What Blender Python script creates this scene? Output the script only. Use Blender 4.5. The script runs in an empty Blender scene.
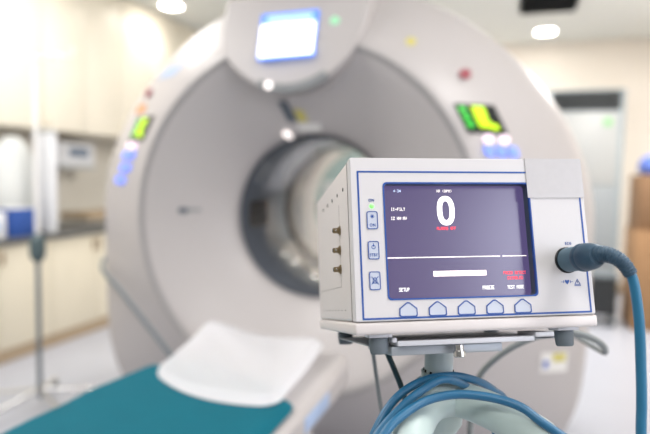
import bpy, bmesh, math, random
from mathutils import Vector, Matrix
random.seed(7)
PI = math.pi
COL = bpy.context.scene.collection
R = math.radians

# ------------------------------------------------------------------ materials
def lin(h):
    h = h.lstrip('#')
    o = []
    for i in (0, 2, 4):
        c = int(h[i:i + 2], 16) / 255
        o.append(c / 12.92 if c <= 0.04045 else ((c + 0.055) / 1.055) ** 2.4)
    return (o[0], o[1], o[2], 1)

def mat(name, hexc, rough=0.5, metal=0.0, var=0.04, scale=30, bump=0.0, emit=None, estr=0.0, coat=0.0, spec=0.5, trans=0.0):
    m = bpy.data.materials.new(name); m.use_nodes = True
    nt = m.node_tree; b = nt.nodes['Principled BSDF']
    c = lin(hexc)
    b.inputs['Base Color'].default_value = c
    b.inputs['Roughness'].default_value = rough
    b.inputs['Metallic'].default_value = metal
    b.inputs['Specular IOR Level'].default_value = spec
    b.inputs['Coat Weight'].default_value = coat
    b.inputs['Coat Roughness'].default_value = 0.08
    b.inputs['Transmission Weight'].default_value = trans
    if emit:
        b.inputs['Emission Color'].default_value = lin(emit)
        b.inputs['Emission Strength'].default_value = estr
    tc = nt.nodes.new('ShaderNodeTexCoord')
    nz = nt.nodes.new('ShaderNodeTexNoise'); nz.inputs['Scale'].default_value = scale
    nz.inputs['Detail'].default_value = 4
    nt.links.new(tc.outputs['Object'], nz.inputs['Vector'])
    if var > 0:
        rp = nt.nodes.new('ShaderNodeMix'); rp.data_type = 'RGBA'
        rp.inputs['A'].default_value = tuple(max(0, v * (1 - var)) for v in c[:3]) + (1,)
        rp.inputs['B'].default_value = tuple(min(1, v * (1 + var)) for v in c[:3]) + (1,)
        nt.links.new(nz.outputs['Fac'], rp.inputs['Factor'])
        nt.links.new(rp.outputs['Result'], b.inputs['Base Color'])
    if bump > 0:
        bp = nt.nodes.new('ShaderNodeBump'); bp.inputs['Strength'].default_value = bump
        bp.inputs['Distance'].default_value = 0.002
        nt.links.new(nz.outputs['Fac'], bp.inputs['Height'])
        nt.links.new(bp.outputs['Normal'], b.inputs['Normal'])
    return m

def sheer(name, hexc, alpha, rough=0.4):
    m = mat(name, hexc, rough, var=0.05, scale=120)
    m.node_tree.nodes['Principled BSDF'].inputs['Alpha'].default_value = alpha
    return m

M = dict(
    case=mat('case_plastic', 'dcd5d2', 0.38, var=0.015, scale=400, bump=0.04),
    panel=mat('front_panel_plastic', 'd5d2d2', 0.4, var=0.012, scale=300),
    seam=mat('seam_grey', '9b9491', 0.7),
    blue=mat('printed_blue', '1d4f9e', 0.45, var=0.03),
    keyfill=mat('key_pale_blue', 'c6ccd8', 0.4, var=0.02),
    recess=mat('recess_dark', '4a5764', 0.45),
    lcd=mat('display_glass', '15131c', 0.24, var=0.0, emit='5d5180', estr=1.1, spec=1.0),
    txt=mat('screen_white', 'ffffff', 0.5, var=0, emit='fffdf4', estr=1.35),
    txtw=mat('screen_warm_white', 'ffffff', 0.5, var=0, emit='fff0e6', estr=1.25),
    txtr=mat('screen_red', 'ff3040', 0.5, var=0, emit='ff5560', estr=1.25),
    txtp=mat('screen_pink', 'ffd8d0', 0.5, var=0, emit='ffb9ac', estr=1.0),
    txtb=mat('screen_pale_blue', 'cfe0ff', 0.5, var=0, emit='d6e4ff', estr=1.2),
    led=mat('green_led', '60ff60', 0.3, var=0, emit='6dff58', estr=2.2),
    brass=mat('brass', '8c7c5e', 0.3, 1.0, var=0.15, scale=200),
    steel=mat('steel', 'c9c8c6', 0.22, 1.0, var=0.05, scale=80),
    chrome=mat('chrome', 'e2e2e2', 0.08, 1.0, var=0.0),
    dark=mat('dark_hole', '1b1a1a', 0.7),
    rubber=mat('grey_rubber', '6c757b', 0.6, var=0.06, scale=90),
    socket=mat('socket_black', '1c2226', 0.4),
    plug=mat('plug_teal', '4b6a79', 0.45, var=0.05, scale=200, bump=0.05),
    relief=mat('relief_teal', '2f4c60', 0.5, var=0.05, scale=200),
    bluecable=mat('blue_cable', '2b7396', 0.38, var=0.05, scale=60),
    coil=mat('coil_blue', '25658a', 0.36, var=0.06, scale=60),
    teal=mat('dark_teal_cord', '1f3f49', 0.5),
    greycord=mat('grey_cord', '8d9294', 0.5),
    hose=mat('hose_grey', '7f8585', 0.5, var=0.05),
    alu=mat('aluminium', 'd8d9de', 0.35, 0.0, var=0.03),
    plate=mat('plate_grey', 'a7adb3', 0.45, 0.3, var=0.04),
    mint=mat('mint_plastic', 'bfcfcb', 0.42, var=0.05, scale=40, bump=0.05),
    pole=mat('pole_enamel', 'b7c3c4', 0.4, var=0.03),
    gantry=mat('gantry_shell', 'bdb8b7', 0.4, var=0.015, scale=6, coat=0.03),
    gantrygrey=mat('gantry_trim', '8f9294', 0.35, var=0.03),
    console=mat('console_shell', 'c4c2c2', 0.35, var=0.015, scale=6),
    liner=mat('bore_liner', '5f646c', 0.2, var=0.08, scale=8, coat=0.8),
    linerband=mat('bore_band', '2a2426', 0.2, var=0.1, scale=12),
    amber=mat('dark_brown', '2b1d19', 0.15, var=0.15, scale=20),
    scrwhite=mat('lit_screen_white', 'ffffff', 0.4, var=0, emit='f8f8ff', estr=2.2),
    scrblue=mat('lit_screen_blue', '5080e0', 0.4, var=0, emit='5a8df0', estr=1.15),
    scrpale=mat('lit_screen_pale', '9fc0ff', 0.4, var=0, emit='a9c8ff', estr=1.2),
    dispblack=mat('display_black', '0b1514', 0.25, var=0),
    dgreen=mat('digit_green', '10c020', 0.4, var=0, emit='12c828', estr=0.6),
    dyel=mat('digit_yellow_green', 'd0ff10', 0.4, var=0, emit='b4e808', estr=0.9),
    btnblue=mat('button_lit_blue', '6f8cff', 0.4, var=0, emit='7c98ff', estr=0.9),
    btnpink=mat('button_lit_pink', 'ffe8f4', 0.4, var=0, emit='f4dff4', estr=1.0),
    orange=mat('orange_sticker', 'd79b68', 0.5),
    red=mat('red_button', '9c4a55', 0.4),
    yellow=mat('yellow_sticker', 'd2c870', 0.5),
    palegreen=mat('green_lamp', '9fe0b4', 0.4, var=0, emit='8fe0ac', estr=0.5),
    lamp=mat('glowing_dot', 'ffffff', 0.2, var=0, emit='fff2ec', estr=1.7),  # small glowing white dots on the scanner front
    paleblue=mat('pale_blue_panel', 'a9bede', 0.4, var=0.03),
    white=mat('white_sticker', 'eceae6', 0.5),
    tealcloth=mat('teal_cloth', '07849a', 0.8, var=0.07, scale=14, bump=0.3),
    linen=mat('white_linen', 'fbfbff', 0.85, var=0.02, scale=18, bump=0.3),
    cab=mat('cabinet_cream', 'ece5d4', 0.42, var=0.004, scale=2),
    cablow=mat('cabinet_beige', 'e3dbc6', 0.45, var=0.005, scale=2),
    plinth=mat('plinth_tan', 'ae9a80', 0.55, var=0.04),
    counter=mat('counter_dark', '5b5c5b', 0.3, var=0.12, scale=60),
    wall=mat('wall_cream', 'f3ebe0', 0.7, var=0.015, scale=3),
    splash=mat('wall_tile_grey', 'd6d1c6', 0.45, var=0.02, scale=4),
    ceil=mat('ceiling_paint', 'eceee9', 0.85, var=0.01, scale=2),
    floor=mat('vinyl_floor', 'b4b7c1', 0.3, var=0.035, scale=5),
    bag=sheer('bag_film', 'edf0ee', 0.82, 0.3),
    boxblue=mat('box_blue', '1f4d9c', 0.5, var=0.12, scale=25),
    boxwhite=mat('box_white', 'e4e6ea', 0.5),
    card=mat('cardboard', 'a07c58', 0.75, var=0.07, scale=14),
    carddark=mat('cardboard_dark', '87684b', 0.75, var=0.07, scale=14),
    acgrey=mat('unit_grey', 'b9bcbc', 0.4, var=0.02, scale=4),
    acdark=mat('unit_lower_grey', '9fa6ab', 0.45, var=0.02, scale=4),
    acframe=mat('unit_frame', 'a4b0b6', 0.4, var=0.02),
    grille=mat('grille_dark', '3f4548', 0.5, var=0.05),
    vent=mat('vent_dark', '46494a', 0.6, var=0.05),
    stgreen=mat('green_sticker', '8fd08c', 0.5),
    binblack=mat('bin_black', '26292b', 0.45),
    lampon=mat('downlight_on', 'ffffff', 0.5, var=0, emit='fff8ee', estr=48),
    lampring=mat('downlight_ring', 'e9e9e6', 0.4),
    tealcab=mat('cabinet_teal_grey', '879a97', 0.4, var=0.03, scale=5),
    devscreen=mat('device_screen', '6f7f96', 0.3),
    iv=mat('iv_upper', 'f2f0ee', 0.35, 0.0, var=0.02),
    clamp=mat('clamp_teal_grey', '4f6064', 0.45),
    bagblue=mat('bag_blue', '5470c0', 0.4, var=0.15, scale=20),
)
M['added_glow'] = mat('added_window_glow', 'f4f8ff', 0.2, var=0, emit='ebefff', estr=6.0)  # glow of the added out-of-view pane
M['bar'] = mat('screen_bar', 'ffffff', 0.5, var=0, emit='ffe2d8', estr=1.2)
M['rimseam'] = mat('rim_seam_grey', '9d9a9a', 0.45)
M['tape'] = sheer('tape_film', 'd2cfcf', 0.78, 0.3)

# ------------------------------------------------------------------ object helpers
def obj(name, bm, m, parent=None, sharp=35, loc=None):
    bmesh.ops.recalc_face_normals(bm, faces=bm.faces[:])
    me = bpy.data.meshes.new(name); bm.to_mesh(me); bm.free()
    for p in me.polygons: p.use_smooth = True
    me.set_sharp_from_angle(angle=R(sharp))
    me.materials.append(m)
    o = bpy.data.objects.new(name, me); COL.objects.link(o)
    if parent: o.parent = parent
    if loc: o.location = loc
    return o

def tag(o, label=None, cat=None, group=None, kind=None):
    if label: o['label'] = label
    if cat: o['category'] = cat
    if group: o['group'] = group
    if kind: o['kind'] = kind
    return o

def thing(name, label, cat, loc=(0, 0, 0), rot=(0, 0, 0), group=None):
    o = bpy.data.objects.new(name, None); o.empty_display_size = 0.05
    COL.objects.link(o); o.location = loc; o.rotation_euler = rot
    return tag(o, label, cat, group)

def struct(name, bm, m, parent=None):
    o = obj(name, bm, m, parent)
    if not parent: o['kind'] = 'structure'
    return o

def copy_tree(o, parent=None):
    c = o.copy(); COL.objects.link(c)
    if parent: c.parent = parent
    for ch in list(o.children): copy_tree(ch, c)
    return c

def new(): return bmesh.new()

def box(bm, x0, x1, y0, y1, z0, z1, bev=0.0, seg=2, mtx=None):
    r = bmesh.ops.create_cube(bm, size=1)
    vs = r['verts']
    for v in vs:
        v.co = Vector(((x0 + x1) / 2 + v.co.x * (x1 - x0), (y0 + y1) / 2 + v.co.y * (y1 - y0), (z0 + z1) / 2 + v.co.z * (z1 - z0)))
    if mtx:
        for v in vs: v.co = mtx @ v.co
    if bev > 0:
        es = list({e for v in vs for e in v.link_edges})
        bmesh.ops.bevel(bm, geom=es, offset=bev, segments=seg, profile=0.5, affect='EDGES')
    return bm

def bx(*a, **k): return box(new(), *a, **k)

def prism(bm, pts, y0, y1):
    """polygon in (x,z) extruded along y"""
    a = [bm.verts.new((p[0], y0, p[1])) for p in pts]
    b = [bm.verts.new((p[0], y1, p[1])) for p in pts]
    bm.faces.new(a); bm.faces.new(b[::-1])
    n = len(pts)
    for i in range(n): bm.faces.new((a[i], b[i], b[(i + 1) % n], a[(i + 1) % n]))
    return bm

def ring(bm, outer, inner, y0, y1):
    n = len(outer)
    A = [bm.verts.new((p[0], y0, p[1])) for p in outer]; B = [bm.verts.new((p[0], y0, p[1])) for p in inner]
    C = [bm.verts.new((p[0], y1, p[1])) for p in outer]; D = [bm.verts.new((p[0], y1, p[1])) for p in inner]
    for i in range(n):
        j = (i + 1) % n
        bm.faces.new((A[i], A[j], B[j], B[i])); bm.faces.new((C[i], D[i], D[j], C[j]))
        bm.faces.new((A[i], C[i], C[j], A[j])); bm.faces.new((B[i], B[j], D[j], D[i]))
    return bm

def rrect(x0, x1, z0, z1, r, n=4):
    pts = []
    for cx, cz, a0 in ((x1 - r, z1 - r, 0), (x0 + r, z1 - r, 90), (x0 + r, z0 + r, 180), (x1 - r, z0 + r, 270)):
        for k in range(n + 1):
            a = R(a0 + 90 * k / n); pts.append((cx + r * math.cos(a), cz + r * math.sin(a)))
    return pts

def circ(cx, cz, r, n=20, a0=0): return [(cx + r * math.cos(2 * PI * k / n + a0), cz + r * math.sin(2 * PI * k / n + a0)) for k in range(n)]

def basis(d):
    d = d.normalized(); u = Vector((0, 0, 1)) if abs(d.z) < 0.9 else Vector((1, 0, 0))
    a = d.cross(u).normalized(); return a, a.cross(d).normalized()

def lathe(bm, prof, origin=(0, 0, 0), axis=(0, 0, 1), n=28, caps=True):
    """prof: list of (radius, height along axis)"""
    ax = Vector(axis).normalized(); a, b = basis(ax); o = Vector(origin); rings = []
    for r, h in prof:
        rings.append([bm.verts.new(o + ax * h + (a * math.cos(2 * PI * k / n) + b * math.sin(2 * PI * k / n)) * r) for k in range(n)])
    for p, q in zip(rings, rings[1:]):
        for k in range(n): bm.faces.new((p[k], p[(k + 1) % n], q[(k + 1) % n], q[k]))
    if caps: bm.faces.new(rings[0][::-1]); bm.faces.new(rings[-1])
    return bm

def smooth_path(pts, sub=8):
    P = [Vector(p) for p in pts]; out = []
    for i in range(len(P) - 1):
        p0 = P[max(i - 1, 0)]; p1 = P[i]; p2 = P[i + 1]; p3 = P[min(i + 2, len(P) - 1)]
        for k in range(sub):
            t = k / sub
            out.append(0.5 * ((2 * p1) + (p2 - p0) * t + (2 * p0 - 5 * p1 + 4 * p2 - p3) * t * t + (3 * p1 - p0 - 3 * p2 + p3) * t ** 3))
    out.append(P[-1]); return out

def tube(bm, pts, rad, n=12, sub=8, smooth=True):
    path = smooth_path(pts, sub) if smooth else [Vector(p) for p in pts]
    m = len(path); rings = []; pa = None
    for i, p in enumerate(path):
        d = (path[min(i + 1, m - 1)] - path[max(i - 1, 0)])
        d.normalize()
        if pa is None: a, b = basis(d)
        else:
            a = (pa - d * pa.dot(d)).normalized(); b = d.cross(a)
        pa = a
        r = rad(i / (m - 1)) if callable(rad) else rad
        rings.append([bm.verts.new(p + (a * math.cos(2 * PI * k / n) + b * math.sin(2 * PI * k / n)) * r) for k in range(n)])
    for p, q in zip(rings, rings[1:]):
        for k in range(n): bm.faces.new((p[k], p[(k + 1) % n], q[(k + 1) % n], q[k]))
    bm.faces.new(rings[0][::-1]); bm.faces.new(rings[-1])
    return bm

def text(name, s, cx, cz, w, h, y, m, parent, th=0.0002, bold=0.0):
    cu = bpy.data.curves.new('lettering_curve', 'FONT'); cu.body = s; cu.align_x = 'CENTER'; cu.resolution_u = 3; cu.offset = bold; cu.space_character = 1.15
    t = bpy.data.objects.new('lettering_tmp', cu); COL.objects.link(t)
    dg = bpy.context.evaluated_depsgraph_get()
    me = bpy.data.meshes.new_from_object(t.evaluated_get(dg))
    bpy.data.objects.remove(t); bpy.data.curves.remove(cu)
    bm = new(); bm.from_mesh(me); bpy.data.meshes.remove(me)
    xs = [v.co.x for v in bm.verts]; ys = [v.co.y for v in bm.verts]
    sx = w / (max(xs) - min(xs)); sy = h / (max(ys) - min(ys)); mx = (max(xs) + min(xs)) / 2; my = (max(ys) + min(ys)) / 2
    for v in bm.verts: v.co = Vector((cx + (v.co.x - mx) * sx, y, cz + (v.co.y - my) * sy))
    r = bmesh.ops.extrude_face_region(bm, geom=bm.faces[:])
    for g in r['geom']:
        if isinstance(g, bmesh.types.BMVert): g.co.y -= th
    return obj(name, bm, m, parent)

# ------------------------------------------------------------------ camera
sc = bpy.context.scene
cam = bpy.data.cameras.new('camera'); co = bpy.data.objects.new('camera', cam); COL.objects.link(co)
co.matrix_world = Matrix.Translation((0.816, -2.469, 1.25)) @ Matrix.Rotation(R(18), 4, 'Z') @ Matrix.Rotation(R(90 - 4.14), 4, 'X') @ Matrix.Rotation(R(1.1), 4, 'Z')
cam.sensor_width = 36; cam.lens = 32.12; cam.clip_start = 0.02
cam.dof.use_dof = True; cam.dof.focus_distance = 0.643; cam.dof.aperture_fstop = 2.25; cam.dof.aperture_blades = 0
sc.camera = co
sc.view_settings.view_transform = 'Standard'; sc.view_settings.look = 'None'; sc.view_settings.gamma = 1
sc.view_settings.use_curve_mapping = False; sc.view_settings.exposure = -0.33

# ------------------------------------------------------------------ setting
XL, XR, YB, YF, H = -2.95, 2.9, 4.7, -4.6, 2.8
struct('floor', bx(XL - .1, XR + .1, YF, YB + .1, -.1, 0), M['floor'])
struct('ceiling', bx(XL - .1, XR + .1, YF, YB + .1, H, H + .1), M['ceil'])
struct('wall_left', bx(XL - .1, XL, YF, YB + .1, 0, H), M['splash'])
struct('wall_rear', bx(XL, XR + .1, YB, YB + .1, 0, H), M['wall'])
struct('wall_right', bx(XR, XR + .1, YF, YB, 0, H), M['wall'])
wn = struct('added_window_1', bx(XR - .03, XR - .006, -3.45, -2.05, 1.15, 2.35), M['added_glow'])  # unseen glowing pane, added to brighten the right side of the monitor screen
for a in ((-3.51, -1.99, 1.09, 1.15), (-3.51, -1.99, 2.35, 2.41), (-3.51, -3.45, 1.15, 2.35), (-2.05, -1.99, 1.15, 2.35)):
    obj('added_window_frame', bx(XR - .05, XR - .001, a[0], a[1], a[2], a[3]), M['lampring'], wn)
struct('baseboard_rear', bx(XL, XR, YB - .015, YB, 0, .09, bev=.003), M['plinth'])

# ------------------------------------------------------------------ patient monitor
MW, MH, MD = .27, .1889, .258
MLOC, MROT = (.66836, -1.89854, 1.08524), (-.23455, -.01455, .46964)
mon = thing('patient_monitor', 'white portable heart monitor with purple lit screen reading 0 and blue outlined front panel', 'monitor', MLOC, MROT)
b = bx(-.0016, MW + .0004, .014, MD, .0135, MH + .0006, bev=.004, seg=3)
obj('housing', b, M['case'], mon)
b = bx(-.0024, MW + .0022, .0005, MD + .001, 0, .0130, bev=.003, seg=3)
obj('bottom_tray', b, M['case'], mon)
fo = rrect(-.0014, MW + .0003, .0137, MH + .0005, .002)
fi = rrect(.0349, .2034, .0358, .1615, .004)
fp = obj('front_panel', ring(new(), fo, fi, 0, .016), M['panel'], mon, sharp=30)
bv = fp.modifiers.new('edge', 'BEVEL'); bv.width = .0012; bv.segments = 2; bv.limit_method = 'ANGLE'
# printed blue outline
obj('blue_outline', ring(new(), rrect(.0060, .2656, .0154, .1746, .0006, 2), rrect(.0080, .2636, .0174, .1727, .0004, 2), -.0003, .0005), M['blue'], mon)
scr = obj('screen', bx(.030, .208, .0135, .0155, .031, .167), M['lcd'], mon)
obj('screen_bezel', ring(new(), rrect(.0340, .2040, .0350, .1622, .0045), rrect(.0356, .2026, .0366, .1606, .0040), -.0006, .0030), M['blue'], mon)
obj('screen_recess', ring(new(), rrect(.0345, .2040, .0355, .1618, .0045), rrect(.0353, .2032, .0363, .1610, .0045), .0025, .0137), M['recess'], mon)
ys = .0134
FONT = {'A': '0e11111f111111', 'B': '1e11111e11111e', 'C': '0e11101010110e', 'D': '1e11111111111e', 'E': '1f10101e10101f', 'F': '1f10101e101010', 'H': '1111111f111111', 'I': '0e04040404040e',
        'L': '1010101010101f', 'M': '111b1515111111', 'N': '11191513111111', 'O': '0e11111111110e', 'P': '1e11111e101010', 'R': '1e11111e141211', 'S': '0f10100e01011e', 'T': '1f040404040404',
        'U': '1111111111110e', 'V': '11111111110a04', 'Z': '1f01020408101f', '-': '0000001f000000', ':': '00040000040000', '(': '02040808080402', ')': '08040202020408', '3': '1e01010e01011e', '4': '02060a121f0202', ' ': '00' * 7}
def pixels(s, cx, cz, w, h, y, m, parent):
    g = new(); n = len(s) * 6 - 1; ux, uz = w / n, h / 7
    for i, ch in enumerate(s):
        for r in range(7):
            bits = int(FONT[ch][2 * r:2 * r + 2], 16); c = 0
            while c < 5:
                if bits >> (4 - c) & 1:
                    e = c
                    while e < 5 and bits >> (4 - e) & 1: e += 1
                    x0 = cx - w / 2 + (i * 6 + c) * ux; z1 = cz + h / 2 - r * uz
                    box(g, x0, x0 + (e - c) * ux, y - .0003, y, z1 - uz, z1); c = e
                else: c += 1
    return obj('lettering', g, m, parent)
def lx(x):    # the display sits deeper than the panel: shift to where it stands on the glass
    return x + (x + .124) * ys / .6
def lz(z): return z + (z - .028) * ys / .6
def scrtext(s, x, z, w, h, m, bold=0.0):
    k = 1 + ys / .6
    return pixels(s, lx(x), lz(z), w * k * 1.06, h * k * 1.08, ys, M[m], scr)
scrtext('4:34', .0500, .1524, .0078, .0028, 'txtb', .01)
scrtext('HR (BPM)', .1034, .1523, .0165, .0028, 'txtw', .01)
scrtext('II-FILT', .0500, .1322, .0150, .0031, 'txtw', .01)
scrtext('IZ HH:MV', .0505, .1223, .0165, .0031, 'txtw', .01)
scrtext('ALARMS OFF', .1034, .1109, .0205, .0031, 'txtr', .012)
scrtext('SETUP', .0524, .0458, .0108, .0036, 'txt', .015)
scrtext('FREEZE', .1467, .0458, .0125, .0036, 'txt', .015)
scrtext('TEST MODE', .1781, .0457, .0180, .0034, 'txt', .012)
scrtext('PACER DETECT', .1783, .0612, .0245, .0032, 'txtr', .012)
scrtext('DISABLED', .1785, .0556, .0170, .0032, 'txtr', .012)
# the big zero
def ell(cx, cz, a, c, e=2.4, n=40):
    o = []
    for k in range(n):
        t = 2 * PI * k / n; ct, st = math.cos(t), math.sin(t)
        o.append((cx + a * math.copysign(abs(ct) ** (2 / e), ct), cz + c * math.copysign(abs(st) ** (2 / e), st)))
    return o
zx, zz = lx(.1040), lz(.1305)
obj('numeral', ring(new(), ell(zx, zz, .0102, .0166), ell(zx, zz, .0043, .0108), ys - .0003, ys + .0002), M['txt'], scr)
def sbox(x0, x1, z0, z1, m, name):
    obj(name, bx(lx(x0), lx(x1), ys - .0003, ys + .0002, lz(z0), lz(z1)), M[m], scr)
sbox(.0345, .1628, .0792, .0801, 'txtw', 'trace_line')
sbox(.1656, .1936, .0792, .0801, 'txtw', 'trace_line')
bar = bx(lx(.0856), lx(.1455), ys - .0003, ys + .0002, lz(.0590), lz(.0647)); obj('message_bar', bar, M['bar'], scr)
pixels('LEAD FAIL', lx(.1155), lz(.0620), .030, .0034, ys - .0003, M['txtp'], scr)
# left keys
def key(cz, label):
    x0, x1, z0, z1 = .0149, .0270, cz - .0097, cz + .0097
    k = obj('key', prism(new(), rrect(x0, x1, z0, z1, .0022), -.0006, .0004), M['keyfill'], mon)
    obj('key_outline', ring(new(), rrect(x0, x1, z0, z1, .0022), rrect(x0 + .0009, x1 - .0009, z0 + .0009, z1 - .0009, .0016), -.0010, .0002), M['blue'], k)
    return k
cx = .02095
k1 = key(.1205, 'on')
text('lettering', 'ON', cx, .1152, .0062, .0034, -.0006, M['blue'], k1, .0003, .02)
g = new(); prism(g, circ(cx, .1246, .0012), -.0009, -.0004)
for q in range(8):
    a = q * PI / 4; box(g, .0014, .0022, -.0009, -.0004, -.0003, .0003, mtx=Matrix.Translation((cx, 0, .1246)) @ Matrix.Rotation(-a, 4, 'Y'))
obj('key_symbol', g, M['blue'], k1)
k2 = key(.0882, 'stby')
text('lettering', 'STBY', cx, .0832, .0088, .0034, -.0006, M['blue'], k2, .0003, .02)
g = new(); ring(g, circ(cx, .0915, .0022), circ(cx, .0915, .0015), -.0009, -.0004); box(g, cx - .0004, cx + .0004, -.0009, -.0004, .0920, .0955)
obj('key_symbol', g, M['blue'], k2)
k3 = key(.0560, 'alarm')
bell = [(-.0036, -.0030), (.0036, -.0030), (.0026, -.0018), (.0022, .0016), (.0010, .0032), (-.0010, .0032), (-.0022, .0016), (-.0026, -.0018)]
g = new(); ring(g, [(cx + x, .0562 + z) for x, z in bell], [(cx + x * .72, .0562 + z * .75) for x, z in bell], -.0009, -.0004)
for s in (1, -1): box(g, -.0056, .0056, -.0010, -.0004, -.00035, .00035, mtx=Matrix.Translation((cx, 0, .0562)) @ Matrix.Rotation(R(48 * s), 4, 'Y'))
obj('key_symbol', g, M['blue'], k3)
# five house-shaped soft keys
for i in range(5):
    c = .0556 + i * .0322
    P = lambda w, z0, z1, zt: [(c - w * .86, z0), (c + w * .86, z0), (c + w, z0 + .0012), (c + w * .98, z1), (c + .0012, zt), (c - .0012, zt), (c - w * .98, z1), (c - w, z0 + .0012)]
    sk = obj('soft_key', prism(new(), P(.0097, .0178, .0262, .0324), -.0006, .0004), M['keyfill'], mon)
    obj('key_outline', ring(new(), P(.0099, .0175, .0264, .0327), P(.0089, .0185, .0257, .0314), -.0010, .0002), M['blue'], sk)
# power lamp
text('lettering', 'ON', .0208, .1422, .0062, .0032, -.0001, M['blue'], mon, .0003, .02)
tag(obj('power_lamp', lathe(new(), [(.0023, 0), (.0023, .0006), (.0015, .0012), (.0004, .0014)], (.0210, .0002, .1357), (0, -1, 0), 20), M['led'], mon), 'lit green power lamp')
# ECG socket with its marks
text('lettering', 'ECG', .2448, .0925, .0072, .0030, -.0001, M['blue'], mon, .0003, .02)
hx, hz = .2391, .0495
heart = [(0, -.0026), (.0020, -.0004), (.0027, .0010), (.0022, .0022), (.0010, .0024), (0, .0014), (-.0010, .0024), (-.0022, .0022), (-.0027, .0010), (-.0020, -.0004)]
g = prism(new(), [(hx + x, hz + z) for x, z in heart], -.0004, .0002)
for s in (1, -1):
    box(g, hx + s * .0040 - .0003, hx + s * .0040 + .0003, -.0004, .0002, hz - .0012, hz + .0018)
    box(g, hx + s * .0056 - .0014, hx + s * .0056 + .0014, -.0004, .0002, hz, hz + .0005)
obj('heart_symbol', g, M['blue'], mon)
tx_, tz_ = .2515, .0493
g = ring(new(), [(tx_ - .0038, tz_ - .0030), (tx_ + .0038, tz_ - .0030), (tx_, tz_ + .0036)], [(tx_ - .0027, tz_ - .0023), (tx_ + .0027, tz_ - .0023), (tx_, tz_ + .0024)], -.0004, .0002)
box(g, tx_ - .0003, tx_ + .0003, -.0004, .0002, tz_ - .0010, tz_ + .0012)
box(g, tx_ - .0038, tx_ + .0038, -.0004, .0002, tz_ - .0043, tz_ - .0036)
obj('warning_symbol', g, M['blue'], mon)
obj('socket', lathe(new(), [(.0146, 0), (.0146, .0016), (.0138, .0022)], (.2415, .0004, .0738), (0, -1, 0), 36), M['socket'], mon)
# side: jacks, holes, service hatch outline, seams
def jack(y, z):
    j = obj('jack', lathe(new(), [(.0062, 0), (.0062, .0014), (.0044, .0016), (.0044, .0030), (.0034, .0032), (.0034, .0085), (.0026, .0088)], (-.0014, y, z), (-1, 0, 0), 6), M['brass'], mon)
    obj('locking_pin', bx(-.0084, -.0066, y - .0052, y + .0052, z - .0010, z + .0010, bev=.0004), M['steel'], j)
    obj('jack_opening', lathe(new(), [(.0021, .0086), (.0021, .0092)], (-.0014, y, z), (-1, 0, 0), 14), M['dark'], j)
for y, z in ((.0700, .1190), (.0735, .0960), (.0735, .0735)): jack(y, z)
for i in range(5):
    obj('vent_hole', lathe(new(), [(.0022, 0), (.0022, .0012)], (-.0010, .0415 + .0378 * i, .1625 + .0006 * i), (-1, 0, 0), 12), M['dark'], mon)
g = new()
box(g, -.0018, -.0011, .072, .242, .0527, .0534); box(g, -.0018, -.0011, .0720, .0728, .0527, .150)
obj('hatch_seam', g, M['seam'], mon)
g = new()
for q in range(8): box(g, -.0019, -.0010, .05 + .022 * q, .056 + .022 * q, .0255, .0266)
obj('side_slot', g, M['seam'], mon)
g = bx(-.0020, -.0010, .0155, .0163, .014, .1868); obj('side_seam', g, M['seam'], mon)
def foot(x, y):
    f_ = obj('foot', lathe(new(), [(.0095, -.0035), (.0108, -.0052), (.0096, -.0195), (.0084, -.0212)], (x, y, 0), n=24), M['rubber'], mon)
    return f_
for x in (.0275, .2425):
    for y in (.022, .215): foot(x, y)
    g = bx(x - .0125, x + .0125, .011, .033, -.0036, .0003, bev=.0008); obj('foot_bracket', g, M['alu'], mon)
# clear tape over the upper right corner
g = new()
box(g, .2010, MW - .0004, -.0011, -.0008, .1445, MH + .0007)
box(g, .2010, MW - .0004, -.0011, .07, MH + .0007, MH + .0010)
tag(obj('tape', g, M['tape'], mon), 'strip of clear tape stuck over the upper right corner')

# ------------------------------------------------------------------ ECG plug and cable
plug = thing('ecg_cable', 'blue monitor lead with fat teal plug in the front socket, hanging down at the right', 'cable', MLOC, MROT)
obj('plug_body', lathe(new(), [(.0110, .003), (.0134, .0035), (.0135, .006), (.0132, .028), (.0126, .030)], (.2415, 0, .0738), (0, -1, 0), 36), M['plug'], plug)
obj('plug_collar', lathe(new(), [(.0124, .027), (.0146, .0285), (.0152, .031), (.0150, .035), (.0144, .036), (.0148, .038), (.0140, .046), (.0122, .053), (.0098, .057), (.006, .058)], (.2415, 0, .0738), (0, -1, 0), 36), M['relief'], plug)
inv = (Matrix.Translation(MLOC) @ __import__('mathutils').Euler(MROT).to_matrix().to_4x4()).inverted()
cab = [(0.896, -1.816, 1.172), (0.902, -1.823, 1.175), (0.909, -1.827, 1.175), (0.917, -1.83, 1.172), (0.924, -1.83, 1.166), (0.93, -1.83, 1.157), (0.934, -1.83, 1.144), (0.939, -1.831, 1.114), (0.942, -1.832, 1.082), (0.945, -1.835, 1.033), (0.946, -1.838, 0.993)]
cl = [inv @ Vector(p) for p in cab]
rel = smooth_path([Vector((.2415, -.045, .0738))] + cl[1:6], 14)
g = tube(new(), rel, lambda t: (.0092 - .0026 * t) * (1 + .045 * (1 if int(t * 40) % 2 else -1)), n=20, smooth=False)
obj('strain_relief', g, M['relief'], plug, sharp=50)
lower = [Vector(p) for p in ((.950, -1.862, .80), (.960, -1.88, .55), (.975, -1.90, .25), (.99, -1.93, .012), (1.05, -1.99, .006), (1.18, -2.02, .006))]
obj('lead', tube(new(), [cl[4] + (cl[5] - cl[4]) * .4] + cl[5:] + [inv @ p for p in lower], .0050, n=14), M['bluecable'], plug)

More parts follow.
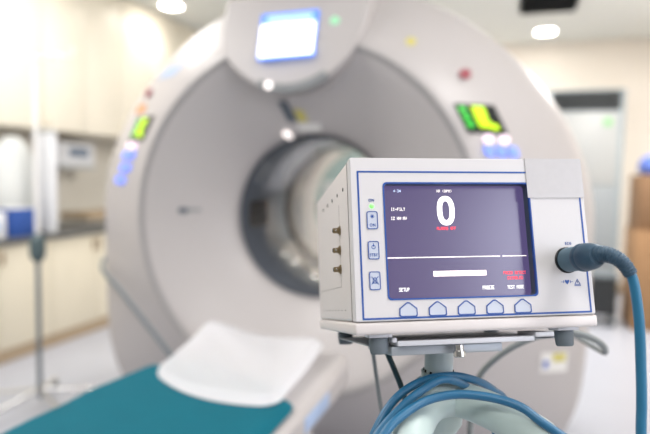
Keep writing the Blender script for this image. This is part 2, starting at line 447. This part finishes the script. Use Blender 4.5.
# ------------------------------------------------------------------ mobile stand under the monitor
PX, PY = .738, -1.774
st = thing('mobile_stand', 'pale mint wheeled pole stand with curved handle carrying the heart monitor', 'stand', (PX, PY, 0))
tf = Matrix.Translation((-PX, -PY, 0)) @ Matrix.Translation(MLOC) @ __import__('mathutils').Euler(MROT).to_matrix().to_4x4()
def tilted(name, bm, m):
    for v in bm.verts: v.co = tf @ v.co
    return obj(name, bm, m, st)
g = bx(.018, .252, .040, .225, -.0135, -.0115, bev=.0006); tilted('head_plate', g, M['plate'])
g = bx(.045, .200, .009, .060, -.0132, -.0078, bev=.0006); tilted('front_rail', g, M['alu'])
for q in ((.2005, .222, .006), (.0395, .0445, .010)): tilted('clamp_bracket', bx(q[0], q[1], q[2], .050, -.0090, -.0040, bev=.0008), M['alu'])
g = bx(.040, .166, .018, .13, -.0235, -.0138, bev=.0012); tilted('mount_block', g, M['plate'])
g = lathe(new(), [(.0050, -.0140), (.0050, -.0200), (.0064, -.0204), (.0064, -.0262), (.0052, -.0270)], (.112, .008, 0), n=24); tilted('lock_bolt', g, M['steel'])
# the pole top meets the tilted block
obj('pole', lathe(new(), [(.0185, .10), (.0185, .93), (.0170, .935), (.0170, 1.052)], n=32), M['pole'], st)
g = lathe(new(), [(.0200, 1.005), (.0205, 1.007), (.0205, 1.012), (.0185, 1.0145)], n=32)
for q in range(20):
    a = 2 * PI * q / 20
    box(g, .0168, .0205, -.0016, .0016, 1.012, 1.0165, mtx=Matrix.Rotation(a, 4, 'Z'))
obj('collar', g, M['mint'], st)
g = new()
for q in range(12):
    a = 2 * PI * q / 12 + .1
    box(g, .0160, .0182, -.0012, .0012, 1.0165, 1.0195, mtx=Matrix.Rotation(a, 4, 'Z'))
obj('collar_teeth', g, M['dark'], st)
hand = [(0.720, -1.925, 0.880), (0.722, -1.892, 0.955), (0.724, -1.861, 0.981), (0.734, -1.815, 0.990), (0.757, -1.785, 0.989), (0.787, -1.797, 0.990), (0.822, -1.823, 0.988), (0.857, -1.849, 0.980), (0.892, -1.872, 0.950), (.905, -1.885, .905)]
g = tube(new(), [(x - PX, y - PY, z) for x, y, z in hand], lambda t: .0205 if .02 < t < .98 else .017, n=20)
obj('handle', g, M['mint'], st)
g = lathe(new(), [(.024, .945), (.030, .955), (.031, .985), (.026, 1.004), (.019, 1.007)], n=32); obj('handle_hub', g, M['mint'], st)
g = lathe(new(), [(.05, .10), (.05, .115), (.03, .14), (.019, .15)], n=28); obj('base_hub', g, M['pole'], st)
for q in range(5):
    a = 2 * PI * q / 5 + .4; mt = Matrix.Rotation(a, 4, 'Z')
    leg = obj('leg', box(new(), .02, .27, -.02, .02, .088, .118, .006, mtx=mt), M['pole'], st)
    obj('caster', lathe(new(), [(.030, -.012), (.036, -.008), (.036, .008), (.030, .012)], mt @ Vector((.25, 0, .036)), mt @ Vector((0, 1, 0)) - mt @ Vector((0, 0, 0)), 20), M['rubber'], leg)
    obj('caster_fork', box(new(), .235, .265, -.018, .018, .066, .092, .004, mtx=mt), M['steel'], leg)

coil = [(0.906, -1.871, 0.966), (0.883, -1.866, 0.989), (0.866, -1.861, 0.998), (0.85, -1.857, 1.006), (0.831, -1.85, 1.015), (0.803, -1.846, 1.019), (0.768, -1.849, 1.019), (0.738, -1.864, 1.014), (0.716, -1.888, 1.004), (0.702, -1.909, 0.991), (0.694, -1.929, 0.967), (0.7, -1.932, 0.903), (0.752, -1.909, 0.848), (0.828, -1.78, 0.827), (0.826, -1.711, 0.917), (0.816, -1.716, 0.968), (0.804, -1.739, 0.988), (0.787, -1.77, 1.008), (0.757, -1.804, 1.023), (0.725, -1.831, 1.021), (0.7, -1.856, 1.005), (0.684, -1.879, 0.975), (0.676, -1.895, 0.941), (0.685, -1.898, 0.868), (0.748, -1.871, 0.81), (0.817, -1.764, 0.809), (0.808, -1.727, 0.922), (0.787, -1.761, 0.985), (0.754, -1.823, 1.025), (0.728, -1.849, 1.017), (0.707, -1.873, 1.0), (0.691, -1.895, 0.981), (0.685, -1.912, 0.962)]
coil = [(.93, -1.86, .90)] + coil
tag(obj('coiled_cable', tube(new(), coil, .0047, n=14), M['coil']), 'blue cable coiled loosely over the mint stand handle below the monitor', 'cable')
tag(obj('cord', tube(new(), [(0.655, -1.745, 1.062), (0.667, -1.759, 1.038), (0.675, -1.763, 1.023), (0.685, -1.766, 1.004), (0.694, -1.767, 0.983), (0.701, -1.765, 0.949), (0.706, -1.76, 0.844), (.66, -1.80, .4), (.62, -1.83, .004)], .0036), M['teal']), 'short dark teal cord slanting down behind the front left foot of the monitor', 'cable')
tag(obj('cord', tube(new(), [(.631, -1.70, 1.07), (0.637, -1.701, 1.024), (0.642, -1.702, 0.997), (0.65, -1.702, 0.949), (0.659, -1.703, 0.898), (0.665, -1.699, 0.799), (.64, -1.66, .4), (.60, -1.62, .004)], .0030), M['greycord']), 'thin light grey cord hanging straight down left of the monitor stand', 'cable')
tag(obj('power_cord', tube(new(), [(.74, -1.56, .004), (.755, -1.555, .4), (.763, -1.547, .75), (0.765, -1.547, 0.835), (0.766, -1.542, 0.899), (0.776, -1.536, 0.937), (0.802, -1.535, 0.97), (0.837, -1.533, 0.997), (0.874, -1.53, 1.013), (0.914, -1.517, 1.016), (0.943, -1.498, 1.004), (0.963, -1.461, 0.984), (0.972, -1.407, 0.960), (0.966, -1.345, 0.950), (0.935, -1.32, 0.962), (.88, -1.37, .995), (.80, -1.48, 1.05), (.750, -1.55, 1.080)], .0050), M['hose']), 'grey cord arching behind the right end of the monitor', 'cable')

# ------------------------------------------------------------------ scanner gantry
ZC = 1.07
def outer(th):
    c, s = abs(math.cos(th)), math.sin(th)
    a, bb, n = (1.12, 1.0, 1.86) if s >= 0 else (1.12, 1.01, 6.0)
    n = 1.86 + (6.0 - 1.86) * min(1, max(0, -s * 3)) if s < 0 else 1.86
    return ((c / a) ** n + (abs(s) / bb) ** n) ** (-1 / n)
RC = .73
PROF = [(0, .352, -.11), (0, .357, -.138), (0, .378, -.160), (0, .43, -.200), (0, .52, -.258), (0, .60, -.306), (0, .650, -.340), (0, .68, -.356), (0, .705, -.360), (0, .73, -.348),
        (1, .12, -.328), (1, .35, -.270), (1, .6, -.205), (1, .8, -.150), (1, .91, -.105), (1, .97, -.055), (1, 1.0, .02), (1, 1.0, .75), (1, .97, .84), (1, .88, .88), (0, .352, .90)]
def rad(k, v, th): return v if k == 0 else RC + v * (outer(th) - RC)
def shell_y(x, z):
    th = math.atan2(z - ZC, x); r = math.hypot(x, z - ZC); pr = None
    for k, v, y in PROF[:17]:
        q = rad(k, v, th)
        if pr and pr[0] <= r <= q: return pr[1] + (y - pr[1]) * (r - pr[0]) / (q - pr[0])
        pr = (q, y)
    return 0
gan = thing('ct_scanner', 'large pale grey ring shaped scanner with round bore, overhead screen and lit side keypads', 'scanner')
g = new(); N = 144; rows = []
for k, v, y in PROF:
    rows.append([g.verts.new((rad(k, v, 2 * PI * i / N) * math.cos(2 * PI * i / N), y, ZC + rad(k, v, 2 * PI * i / N) * math.sin(2 * PI * i / N))) for i in range(N)])
for p, q in zip(rows, rows[1:]):
    for i in range(N): g.faces.new((p[i], p[(i + 1) % N], q[(i + 1) % N], q[i]))
obj('shell', g, M['gantry'], gan, sharp=60)
g = bx(-1.0, 1.0, .02, .80, 0, .075, bev=.01); obj('plinth', g, M['gantrygrey'], gan)
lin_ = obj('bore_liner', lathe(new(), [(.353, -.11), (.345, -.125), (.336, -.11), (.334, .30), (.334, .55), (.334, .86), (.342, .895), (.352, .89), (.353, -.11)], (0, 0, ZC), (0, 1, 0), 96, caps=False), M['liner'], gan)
obj('scan_window', lathe(new(), [(.3335, .38), (.3315, .385), (.3315, .52), (.3335, .525)], (0, 0, ZC), (0, 1, 0), 96, caps=False), M['linerband'], lin_)
g = new(); A = []
for i in range(9):
    a = R(172 + 22 * i / 8 - 2)
    A.append([g.verts.new((.3325 * math.cos(a), y, ZC + .3325 * math.sin(a))) for y in (-.06, .14)])
for p, q in zip(A, A[1:]): g.faces.new((p[0], p[1], q[1], q[0]))
r_ = bmesh.ops.solidify(g, geom=g.faces[:], thickness=.004)
obj('brown_patch', g, M['amber'], lin_)  # dark brown patch on the left inside of the liner

obj('rim_seam', lathe(new(), [(.684, -.330), (.684, -.3605), (.690, -.3645), (.704, -.3665), (.708, -.362), (.708, -.33)], (0, 0, ZC), (0, 1, 0), 128, caps=False), M['rimseam'], gan)
def patch(name, poly, m, th=.006, parent=None, sub=None):
    g = new(); n = len(poly)
    a = [g.verts.new((x, shell_y(x, z) - th, z)) for x, z in poly]; b_ = [g.verts.new((x, shell_y(x, z) + .012, z)) for x, z in poly]
    g.faces.new(a)
    for i in range(n): g.faces.new((a[i], b_[i], b_[(i + 1) % n], a[(i + 1) % n]))
    return obj(name, g, m, parent or gan)
def quad(cx, cz, w, h, sk=0): return [(cx - w / 2 - sk, cz + h / 2), (cx + w / 2 - sk, cz + h / 2), (cx + w / 2 + sk, cz - h / 2), (cx - w / 2 + sk, cz - h / 2)]
for s in (1, -1):
    ox, oz = (-.055, -.024) if s < 0 else (0, 0)
    def mx(poly): return [(s * x + ox, z + oz) for x, z in poly]
    dp = patch('display', mx([(.600, 1.513), (.735, 1.513), (.787, 1.409), (.655, 1.409)]), M['dispblack'], .010)
    def seg(n, c, z, w, h, m):
        if s < 0: c = 2 * (.667 + (1.513 - z) * .52) - c      # the lit digits stand to the right on both pads
        patch(n, mx(quad(c, z, w, h, .005 * s)), M[m], .013, dp)
    for cxx, czz in ((.630, 1.492), (.646, 1.465), (.660, 1.438)): seg('green_segment', cxx, czz, .024, .019, 'dgreen')
    for cxx, czz, w in ((.682, 1.496, .042), (.690, 1.477, .040), (.698, 1.458, .040), (.714, 1.438, .050), (.742, 1.432, .026)): seg('digit', cxx, czz, w, .018, 'dyel')
    for cxx in (.722, .776): patch('key_button', mx(circ(cxx, 1.388, .017, 14)), M['btnpink'], .012)
    for q in range(3): patch('key_button', mx(quad(.728 + .040 * q, 1.346, .030, .034, .006)), M['btnblue'], .012)
    for q in range(3): patch('key_button', mx(quad(.752 + .034 * q, 1.290, .026, .034, .006)), M['btnblue'], .012)
    for q in range(2): patch('key_button', mx(circ(.800 + .05 * q, 1.235, .020, 14)), M['btnblue'], .012)
patch('warning_sticker', quad(-.805, 1.532, .085, .042, .0), M['orange'], .004)
patch('stop_button', circ(-.772, 1.605, .022, 16), M['red'], .014)
patch('stop_button', circ(.630, 1.628, .020, 16), M['red'], .014)
patch('sticker', quad(-.640, 1.690, .13, .05, -.03), M['paleblue'], .003)
patch('sticker', circ(.430, 1.750, .018, 12), M['yellow'], .003)
patch('sticker', quad(.985, .565, .095, .075), M['white'], .004)
patch('sticker_mark', quad(1.002, .585, .045, .030), M['yellow'], .006)
patch('sticker_mark', quad(.955, .560, .016, .030), M['bagblue'], .006)
patch('laser_slot', quad(-.545, 1.085, .03, .022), M['recess'], .004)
patch('laser_slot', quad(-.505, 1.088, .05, .012), M['gantrygrey'], .003)
patch('laser_slot', [(-.115, 1.545), (-.085, 1.545), (-.060, 1.470), (-.090, 1.470)], M['recess'], .016)
patch('sticker', [(-.060, 1.520), (-.020, 1.510), (-.012, 1.470), (-.050, 1.470)], M['yellow'], .005)
patch('sticker', quad(-.010, 1.447, .10, .030), M['white'], .003)
patch('glowing_dot', circ(-.112, 1.417, .016, 16), M['lamp'], .012)
# overhead console
cxo, czo, cr = -.028, 1.868, .305
P = [(cxo + cr * math.cos(R(a)), czo + cr * math.sin(R(a))) for a in range(190, 351, 8)]
P = [(-.335, 1.96), (-.33, 1.86)] + P + [(.275, 1.86), (.28, 1.96)]
def lean(bm):
    for v in bm.verts: v.co.y += max(0, v.co.z - 1.70) * .42 if v.co.y < -.2 else 0
    return bm
con = obj('console', lean(prism(new(), P, -.392, -.10)), M['gantry'], gan)
bv = con.modifiers.new('edge', 'BEVEL'); bv.width = .016; bv.segments = 4; bv.limit_method = 'ANGLE'; bv.angle_limit = R(50)
g = new()
arc_o = [(cxo + .3055 * math.cos(R(a)), czo + .3055 * math.sin(R(a))) for a in range(248, 306, 4)]
arc_i = [(cxo + .275 * math.cos(R(a)), czo + .275 * math.sin(R(a))) for a in range(248, 306, 4)]
prism(g, arc_o + arc_i[::-1], -.396, -.34); obj('console_trim', lean(g), M['gantrygrey'], con)
cs = obj('console_screen', lean(prism(new(), [(-0.156, 1.875), (0.078, 1.88), (0.086, 1.694), (-0.142, 1.686)], -.402, -.37)), M['scrblue'], con)
obj('screen_page', lean(prism(new(), [(-0.148, 1.827), (0.074, 1.832), (0.08, 1.702), (-0.136, 1.695)], -.405, -.38)), M['scrwhite'], cs)
obj('screen_header', lean(prism(new(), [(-0.129, 1.864), (0.056, 1.868), (0.06, 1.84), (-0.124, 1.836)], -.405, -.38)), M['scrpale'], cs)
obj('status_lamp', lathe(new(), [(.018, 0), (.018, .006), (.010, .010)], (.148, -.335, 1.828), (0, -1, 0), 16), M['palegreen'], con)
obj('glowing_dot', lathe(new(), [(.015, 0), (.015, .010), (.008, .014)], (-.095, -.390, 1.588), (0, -1, 0), 16), M['lamp'], con)
tag(obj('scanner_cable', tube(new(), [(-1.115, .05, .84), (-1.13, -.03, .825), (-1.059, -.16, .776), (-0.841, -.32, .726), (-0.636, -.42, .62), (-0.454, -.5, .515), (-0.342, -.55, .433), (-.22, -.60, .30), (-.15, -.62, .20)], .010), M['rubber']), 'dark grey cable sagging across the left face of the scanner down to the table', 'cable')

# ------------------------------------------------------------------ patient table
tb = thing('patient_table', 'pale grey patient couch running into the scanner under a teal cover', 'table', (.055, -1.6, 0))
def tube_cradle():
    g = new(); rows = []
    sec = [(-.25, .590), (-.285, .612), (-.285, .642), (-.24, .655), (-.20, .652), (-.10, .648), (0, .646), (.10, .648), (.20, .654), (.24, .662), (.272, .660), (.286, .646), (.286, .592), (.262, .566), (-.13, .566)]
    for y, sx, dz in ((-1.25, 1, 0), (.72, 1, 0), (.84, .985, 0), (.91, .95, .002), (.95, .90, .006), (.965, .85, .02)):
        rows.append([g.verts.new((x * sx, y, (z - .63) * (1 if dz < .01 else .6) + .63)) for x, z in sec])
    n = len(sec)
    for p, q in zip(rows, rows[1:]):
        for i in range(n): g.faces.new((p[i], p[(i + 1) % n], q[(i + 1) % n], q[i]))
    g.faces.new(rows[0]); g.faces.new(rows[-1][::-1]); return g
obj('cradle', tube_cradle(), M['gantry'], tb, sharp=40)
g = bx(-.26, .262, -1.15, .62, .42, .566, bev=.03, seg=3); obj('carriage', g, M['gantry'], tb)
g = bx(-.27, .27, -1.05, .42, .06, .425, bev=.03, seg=3); obj('column', g, M['gantry'], tb)
g = bx(-.32, .32, -1.15, .60, 0, .07, bev=.015, seg=2); obj('base', g, M['gantrygrey'], tb)
g = bx(.2850, .2880, .46, .66, .598, .640, bev=.001); tag(obj('side_panel', g, M['paleblue'], tb), 'pale blue panel on the couch side')

def cloth(x0, x1, y0, y1, z, th, drop, amp, seed, rc, m, name, nx=40, ny=40, hump=None, warp=None):
    """a laid sheet with rounded corners, thickness, gentle folds"""
    rnd = random.Random(seed); ph = [(rnd.uniform(4, 11), rnd.uniform(4, 11), rnd.uniform(0, 6)) for _ in range(5)]
    g = new(); top = []
    w, d = x1 - x0, y1 - y0
    for j in range(ny + 1):
        row = []
        for i in range(nx + 1):
            u, v = i / nx * 2 - 1, j / ny * 2 - 1
            x, y = x0 + w * (u + 1) / 2, y0 + d * (v + 1) / 2
            # rounded corners
            ax, ay = abs(x - (x0 + x1) / 2) - (w / 2 - rc), abs(y - (y0 + y1) / 2) - (d / 2 - rc)
            if ax > 0 and ay > 0:
                m_ = max(ax, ay); L = math.hypot(ax, ay); k = m_ / L
                x -= math.copysign(ax - ax * k, x - (x0 + x1) / 2); y -= math.copysign(ay - ay * k, y - (y0 + y1) / 2)
            fu, fv = (x - x0) / w, (y - y0) / d
            if warp: x, y = warp(fu, fv)
            e = min(min(i, nx - i) / 2.5, min(j, ny - j) / 2.5, 1)
            zz = z + th * (1 - (1 - e) ** 2) + amp * sum(math.sin(p * x * 3 + q * y * 3 + s) for p, q, s in ph) / 5 * e
            if hump: zz += hump(x, y)
            row.append(g.verts.new((x, y, zz - (drop(x, y) if drop else 0))))
        top.append(row)
    for j in range(ny):
        for i in range(nx): g.faces.new((top[j][i], top[j][i + 1], top[j + 1][i + 1], top[j + 1][i]))
    bmesh.ops.solidify(g, geom=g.faces[:], thickness=.006)
    return obj(name, g, m, sharp=60)
def quadmap(a, b, c, d, bulge=0):      # near-left, near-right, far-right, far-left corners
    a, b, c, d = [Vector(q) for q in (a, b, c, d)]
    def f(u, v):
        p = (a * (1 - u) + b * u) * (1 - v) + (d * (1 - u) + c * u) * v
        return p.x, p.y - bulge * 4 * u * (1 - u) * (1 - v) ** 2
    return f
tc_ = cloth(-.275, .318, -2.78, -1.00, .669, .014, lambda x, y: max(0, abs(x - .055) - .262) ** 1.4 * 3.0, .003, 3, .06, M['tealcloth'], 'couch_cover', 44, 80,
            warp=quadmap((-.43, -2.75), (.335, -2.75), (.318, -1.12), (-.196, -.98)))
tag(tc_, 'teal cloth cover spread over the near part of the scanner couch', 'cloth')
def hump(x, y): return .016 * math.exp(-((x + .20) / .12) ** 2 - ((y + .66) / .14) ** 2) + .020 * math.exp(-((x - .25) / .10) ** 2 - ((y + .70) / .14) ** 2)
ws = cloth(-.25, .25, -1.2, -.65, .688, .018, None, .006, 5, .05, M['linen'], 'folded_sheet', 44, 44, hump,
           warp=quadmap((-.125, -1.10), (.288, -1.20), (.252, -.705), (-.222, -.640), .065))
tag(ws, 'white folded bed sheet lying on the head end of the couch', 'sheet')

# ------------------------------------------------------------------ drip stand
iv = thing('iv_stand', 'thin steel drip stand with hooks and dark clamp beside the beige cabinets', 'drip stand', (-1.505, -.105, 0))
obj('lower_pole', lathe(new(), [(.0125, .05), (.0125, .87), (.010, .875)], n=18), M['rubber'], iv)
obj('upper_pole', lathe(new(), [(.0105, .80), (.0105, 1.82), (.004, 1.83)], n=18), M['iv'], iv)
obj('height_clamp', lathe(new(), [(.018, .775), (.038, .80), (.041, .86), (.034, .90), (.016, .92)], n=20), M['clamp'], iv)
obj('clamp_knob', lathe(new(), [(.006, .0), (.006, .04), (.020, .042), (.020, .065)], (0, 0, .83), (.6, -.8, 0), 16), M['clamp'], iv)
for a in (0, 90, 180, 270):
    c, s = math.cos(R(a + 8)), math.sin(R(a + 8))
    obj('hook', tube(new(), [(0, 0, 1.80), (c * .09, s * .09, 1.825), (c * .19, s * .19, 1.815), (c * .215, s * .215, 1.835), (c * .205, s * .205, 1.86)], .0055, n=10), M['iv'], iv)
for q in range(5):
    a = 2 * PI * q / 5 + R(-98); c, s = math.cos(a), math.sin(a)
    lg = obj('leg', tube(new(), [(c * .01, s * .01, .10), (c * .10, s * .10, .085), (c * .29, s * .29, .055)], .012, n=12), M['chrome'], iv)
    obj('caster', lathe(new(), [(.020, -.010), (.027, -.006), (.027, .006), (.020, .010)], (c * .29, s * .29, .027), (-s, c, 0), 16), M['rubber'], lg)

# ------------------------------------------------------------------ left cabinets
def wall_cab(y0, label):
    W = .90
    t = thing('wall_cabinet', label, 'cabinet', (-2.75, y0 + W / 2, 1.55), group='cream wall cabinets')
    obj('carcass', bx(-.2, .18, -W / 2 + .001, W / 2 - .001, 0, 1.245, bev=.002), M['cab'], t)
    for s in (-1, 1):
        yy = s * W / 4
        d = obj('door', bx(.18, .20, yy - W / 4 + .002, yy + W / 4 - .002, .004, 1.24, bev=.003), M['cab'], t)
        obj('handle', bx(.20, .215, yy - s * (W / 4 - .03) - .006, yy - s * (W / 4 - .03) + .006, .03, .13, bev=.003), M['cab'], d)
    return t
wl = ['cream wall cabinet at the left edge, above the plastic bag', 'cream wall cabinet behind the drip stand hooks, above the small white wall device', 'cream wall cabinet nearest the scanner rim, under the bright lamp glare']
for i, y0 in enumerate((-.295, .605, 1.505)): wall_cab(y0, wl[i])
wall_cab(2.405, 'farthest cream wall cabinet, mostly behind the scanner')
def base_cab(y0, label):
    W = .90
    t = thing('base_cabinet', label, 'cabinet', (-2.6, y0 + W / 2, 0), group='beige base cabinets')
    obj('carcass', bx(-.345, .33, -W / 2 + .001, W / 2 - .001, .085, .765, bev=.002), M['cablow'], t)
    obj('plinth', bx(-.34, .345, -W / 2 + .001, W / 2 - .001, 0, .084, bev=.002), M['plinth'], t)
    for s in (-1, 1):
        yy = s * W / 4
        d = obj('door', bx(.33, .35, yy - W / 4 + .002, yy + W / 4 - .002, .09, .760, bev=.003), M['cablow'], t)
        obj('handle', bx(.35, .368, yy - s * (W / 4 - .03) - .007, yy - s * (W / 4 - .03) + .007, .64, .73, bev=.003), M['plinth'], d)
bl = ['beige base cabinet at the left edge under the blue carton', 'beige base cabinet between the drip stand and the scanner', 'beige base cabinet partly behind the scanner rim']
for i, y0 in enumerate((-.115, .785, 1.685)): base_cab(y0, bl[i])
tag(obj('countertop', bx(-2.948, -2.225, -.13, 2.6, .766, .802, bev=.006), M['counter']), 'long dark worktop over the beige base cabinets', 'worktop')
tag(obj('backsplash', bx(-2.948, -2.935, -.13, 2.6, .803, 1.545), M['splash']), 'pale grey backsplash panel behind the worktop', 'backsplash')
# items on the worktop
def bag():
    g = new(); rnd = random.Random(4); rows = []
    prof = [(.12, 0), (.150, .02), (.158, .12), (.160, .28), (.150, .42), (.125, .53), (.085, .60), (.045, .64)]
    n = 24
    for r, h in prof:
        rows.append([g.verts.new(((r * .85 + rnd.uniform(-.010, .010)) * math.cos(2 * PI * k / n), (r + rnd.uniform(-.012, .012)) * math.sin(2 * PI * k / n), h)) for k in range(n)])
    for p, q in zip(rows, rows[1:]):
        for k in range(n): g.faces.new((p[k], p[(k + 1) % n], q[(k + 1) % n], q[k]))
    g.faces.new(rows[0][::-1]); g.faces.new(rows[-1]); return g
tag(obj('plastic_bag', bag(), M['bag'], sharp=80, loc=(-2.62, .80, .803)), 'full white plastic bag standing on the worktop behind the blue carton', 'bag').scale = (1.0, 1.18, 1.06)
ct = thing('carton', 'small blue carton on the worktop left of the drip stand', 'box', (-2.33, .56, .803))
obj('carton_body', bx(-.06, .06, -.11, .095, 0, .185, bev=.004), M['boxblue'], ct); obj('carton_flap', bx(-.061, .061, -.10, .085, .186, .192, bev=.002), M['boxwhite'], ct)
ct = thing('carton', 'white carton at the left edge of the worktop, against the blue one', 'box', (-2.34, .355, .803))
obj('carton_body', bx(-.06, .06, -.10, .075, 0, .17, bev=.004), M['boxwhite'], ct); obj('carton_label', bx(.0605, .062, -.06, .03, .05, .11), M['paleblue'], ct)
dv = thing('wall_device', 'small white wall device with grey screen below the cream cabinets', 'dispenser', (-2.93, 1.62, 1.29))
obj('device_body', bx(-.003, .18, -.22, .22, 0, .20, bev=.02, seg=3), M['boxwhite'], dv); obj('device_screen', bx(.18, .184, -.10, .13, .075, .15, bev=.001), M['devscreen'], dv); obj('device_tray', bx(.0, .20, -.20, .20, -.03, .0, bev=.006), M['acgrey'], dv)
pn = thing('roll_holder', 'tall white upright box on the worktop behind the drip stand pole', 'dispenser', (-2.36, .845, .803))
obj('holder_body', bx(-.08, .08, -.035, .035, 0, .70, bev=.012, seg=3), M['boxwhite'], pn); obj('holder_cap', bx(-.082, .082, -.037, .037, .70, .73, bev=.01), M['acgrey'], pn)
tr = thing('tray', 'low dark tray at the back of the worktop near the scanner', 'tray', (-2.55, 1.62, .803))
obj('tray_base', bx(-.16, .16, -.28, .28, 0, .012, bev=.004), M['counter'], tr); obj('tray_rim', ring(new(), rrect(-.16, .16, -.28, .28, .03), rrect(-.15, .15, -.27, .27, .025), 0, .05), M['plinth'], tr).rotation_euler = (R(90), 0, 0)
tr.children[1].location = (0, 0, .055)

# ------------------------------------------------------------------ rear: air unit, cabinet seen through the bore, boxes
ac = thing('air_conditioner', 'tall grey floor standing air unit with dark top grille and green sticker', 'air conditioner', (1.50, 4.48, 0))
obj('cabinet', bx(-.385, .385, -.19, .215, .03, 2.21, bev=.012), M['acframe'], ac)
obj('front_panel', bx(-.325, .325, -.205, -.185, 1.20, 1.965, bev=.008), M['acgrey'], ac)
obj('lower_panel', bx(-.325, .325, -.205, -.185, .10, 1.19, bev=.008), M['acdark'], ac)
gr = obj('air_grille', bx(-.335, .335, -.200, -.185, 1.985, 2.185, bev=.003), M['dark'], ac)
for q in range(7): obj('louvre', bx(-.335, .335, -.215, -.195, 1.993 + .027 * q, 2.007 + .027 * q, bev=.003), M['grille'], gr)
obj('sticker', bx(.18, .26, -.208, -.204, 1.82, 1.90, bev=.001), M['stgreen'], ac)
obj('plinth', bx(-.36, .36, -.17, .20, 0, .03), M['grille'], ac)

cb = thing('supply_cabinet', 'pale teal supply cabinet with cream doors seen through the scanner bore', 'cabinet', (-1.60, 4.46, 0))
obj('carcass', bx(-.60, .60, -.20, .235, 0, 2.0, bev=.01), M['tealcab'], cb)
for x0, x1, m in ((-.59, -.22, 'plinth'), (-.21, .19, 'tealcab'), (.20, .59, 'acgrey')):
    d = obj('door', bx(x0, x1, -.22, -.20, .05, 1.18, bev=.004), M[m], cb); obj('handle', bx(x1 - .06, x1 - .04, -.24, -.22, .8, .95, bev=.004), M['steel'], d)
obj('shelf_opening', bx(-.56, .10, -.206, -.199, 1.25, 1.42, bev=.002), M['recess'], cb)
obj('shelf_opening', bx(-.56, .10, -.206, -.199, 1.52, 1.66, bev=.002), M['recess'], cb)

def carton(cx, cy, z, w, d, h, m, label, cat='box', rz=0):
    t = thing('cardboard_box', label, cat, (cx, cy, z), (0, 0, rz), group='boxes by the right wall')
    obj('box_body', bx(-w / 2, w / 2, -d / 2, d / 2, 0, h, bev=.006), M[m], t)
    obj('box_tape', bx(-.03, .03, -d / 2 - .001, d / 2 + .001, h - .12, h + .001), M['plinth'], t)
    return t
carton(2.05, 3.12, 0, .52, .48, .84, 'card', 'tall brown cardboard box standing on the floor at the right edge')
carton(2.03, 3.12, .842, .46, .42, .46, 'carddark', 'smaller brown cardboard box stacked on the tall one at the right edge')
pb = tag(obj('blue_bag', bag(), M['bagblue'], sharp=80, loc=(1.98, 3.12, 1.303)), 'blue and white bag lying on top of the cardboard box stack', 'bag')
pb.scale = (1.1, 1.1, .28)
bn = thing('equipment_trolley', 'low black wheeled trolley on the floor before the grey air unit', 'trolley', (1.58, 3.05, 0))
obj('trolley_body', bx(-.10, .10, -.14, .14, .10, .42, bev=.02, seg=3), M['binblack'], bn); obj('trolley_top', bx(-.11, .11, -.15, .15, .42, .445, bev=.006), M['rubber'], bn)
for x in (-.08, .08):
    for y in (-.11, .11): obj('caster', lathe(new(), [(.03, -.012), (.05, -.008), (.05, .008), (.03, .012)], (x, y, .05), (1, 0, 0), 16), M['rubber'], bn)

# ------------------------------------------------------------------ ceiling: vent, lamps and added fill lights
vt = thing('ceiling_vent', 'dark square air vent set in the ceiling', 'vent', (1.04, 3.12, H))
obj('vent_frame', ring(new(), rrect(-.25, .25, -.30, .30, .01), rrect(-.225, .225, -.275, .275, .005), 0, .015), M['acframe'], vt).rotation_euler = (R(90), 0, 0)
obj('vent_back', bx(-.23, .23, -.28, .28, -.006, -.001), M['dark'], vt)
for q in range(9): obj('slat', box(new(), -.225, .225, -.022, .022, -.002, .002, mtx=Matrix.Translation((0, -.25 + .0625 * q, -.012)) @ Matrix.Rotation(R(28), 4, 'X')), M['vent'], vt)

def downlight(x, y, label, power, spot=True, size=120):
    t = thing('downlight', label, 'ceiling lamp', (x, y, H), group='round ceiling lamps')
    obj('trim_ring', lathe(new(), [(.095, -.004), (.125, -.004), (.128, -.012), (.118, -.016), (.095, -.014), (.095, -.004)], n=36, caps=False), M['lampring'], t)
    obj('diffuser', lathe(new(), [(.096, -.002), (.096, -.010)], n=36), M['lampon'], t)
    ld = bpy.data.lights.new('downlight_lamp', 'SPOT'); ld.energy = power; ld.spot_size = R(size); ld.spot_blend = .7; ld.shadow_soft_size = .09; ld.color = (1, .965, .92)
    lo = bpy.data.objects.new('downlight_lamp', ld); COL.objects.link(lo); lo.location = (0, 0, -.03); lo.parent = t
downlight(1.06, 4.13, 'round lit ceiling lamp beside the dark square vent', 9)
downlight(.38, 4.36, 'round lit ceiling lamp peeping over the upper right rim of the scanner', 16)
downlight(-.70, 4.30, 'round lit ceiling lamp behind the middle of the scanner', 16)
downlight(-2.28, 2.32, 'round lit ceiling lamp above the cream wall cabinets', 16, size=150)

def added_fill(x, y, w, d, power):  # area lights added below the ceiling as fill, without fixtures
    ld = bpy.data.lights.new('added_fill_light', 'AREA'); ld.shape = 'RECTANGLE'; ld.size = w; ld.size_y = d; ld.energy = power; ld.color = (1, .97, .94)
    lo = bpy.data.objects.new('added_fill_light', ld); COL.objects.link(lo); lo.location = (x, y, H - .02)
added_fill(-1.5, -1.4, .6, 1.2, 62)
added_fill(1.6, -1.4, .6, 1.2, 48)
added_fill(.4, -3.6, 1.2, .6, 40)
added_fill(.2, 2.2, 1.2, .6, 62)
added_fill(-1.75, .5, .6, 1.2, 30)
added_fill(2.0, 2.4, .6, 1.2, 85)

wd = bpy.data.worlds.new('world'); sc.world = wd; wd.use_nodes = True
bg = wd.node_tree.nodes['Background']; bg.inputs['Color'].default_value = (1, .985, .965, 1); bg.inputs['Strength'].default_value = .34
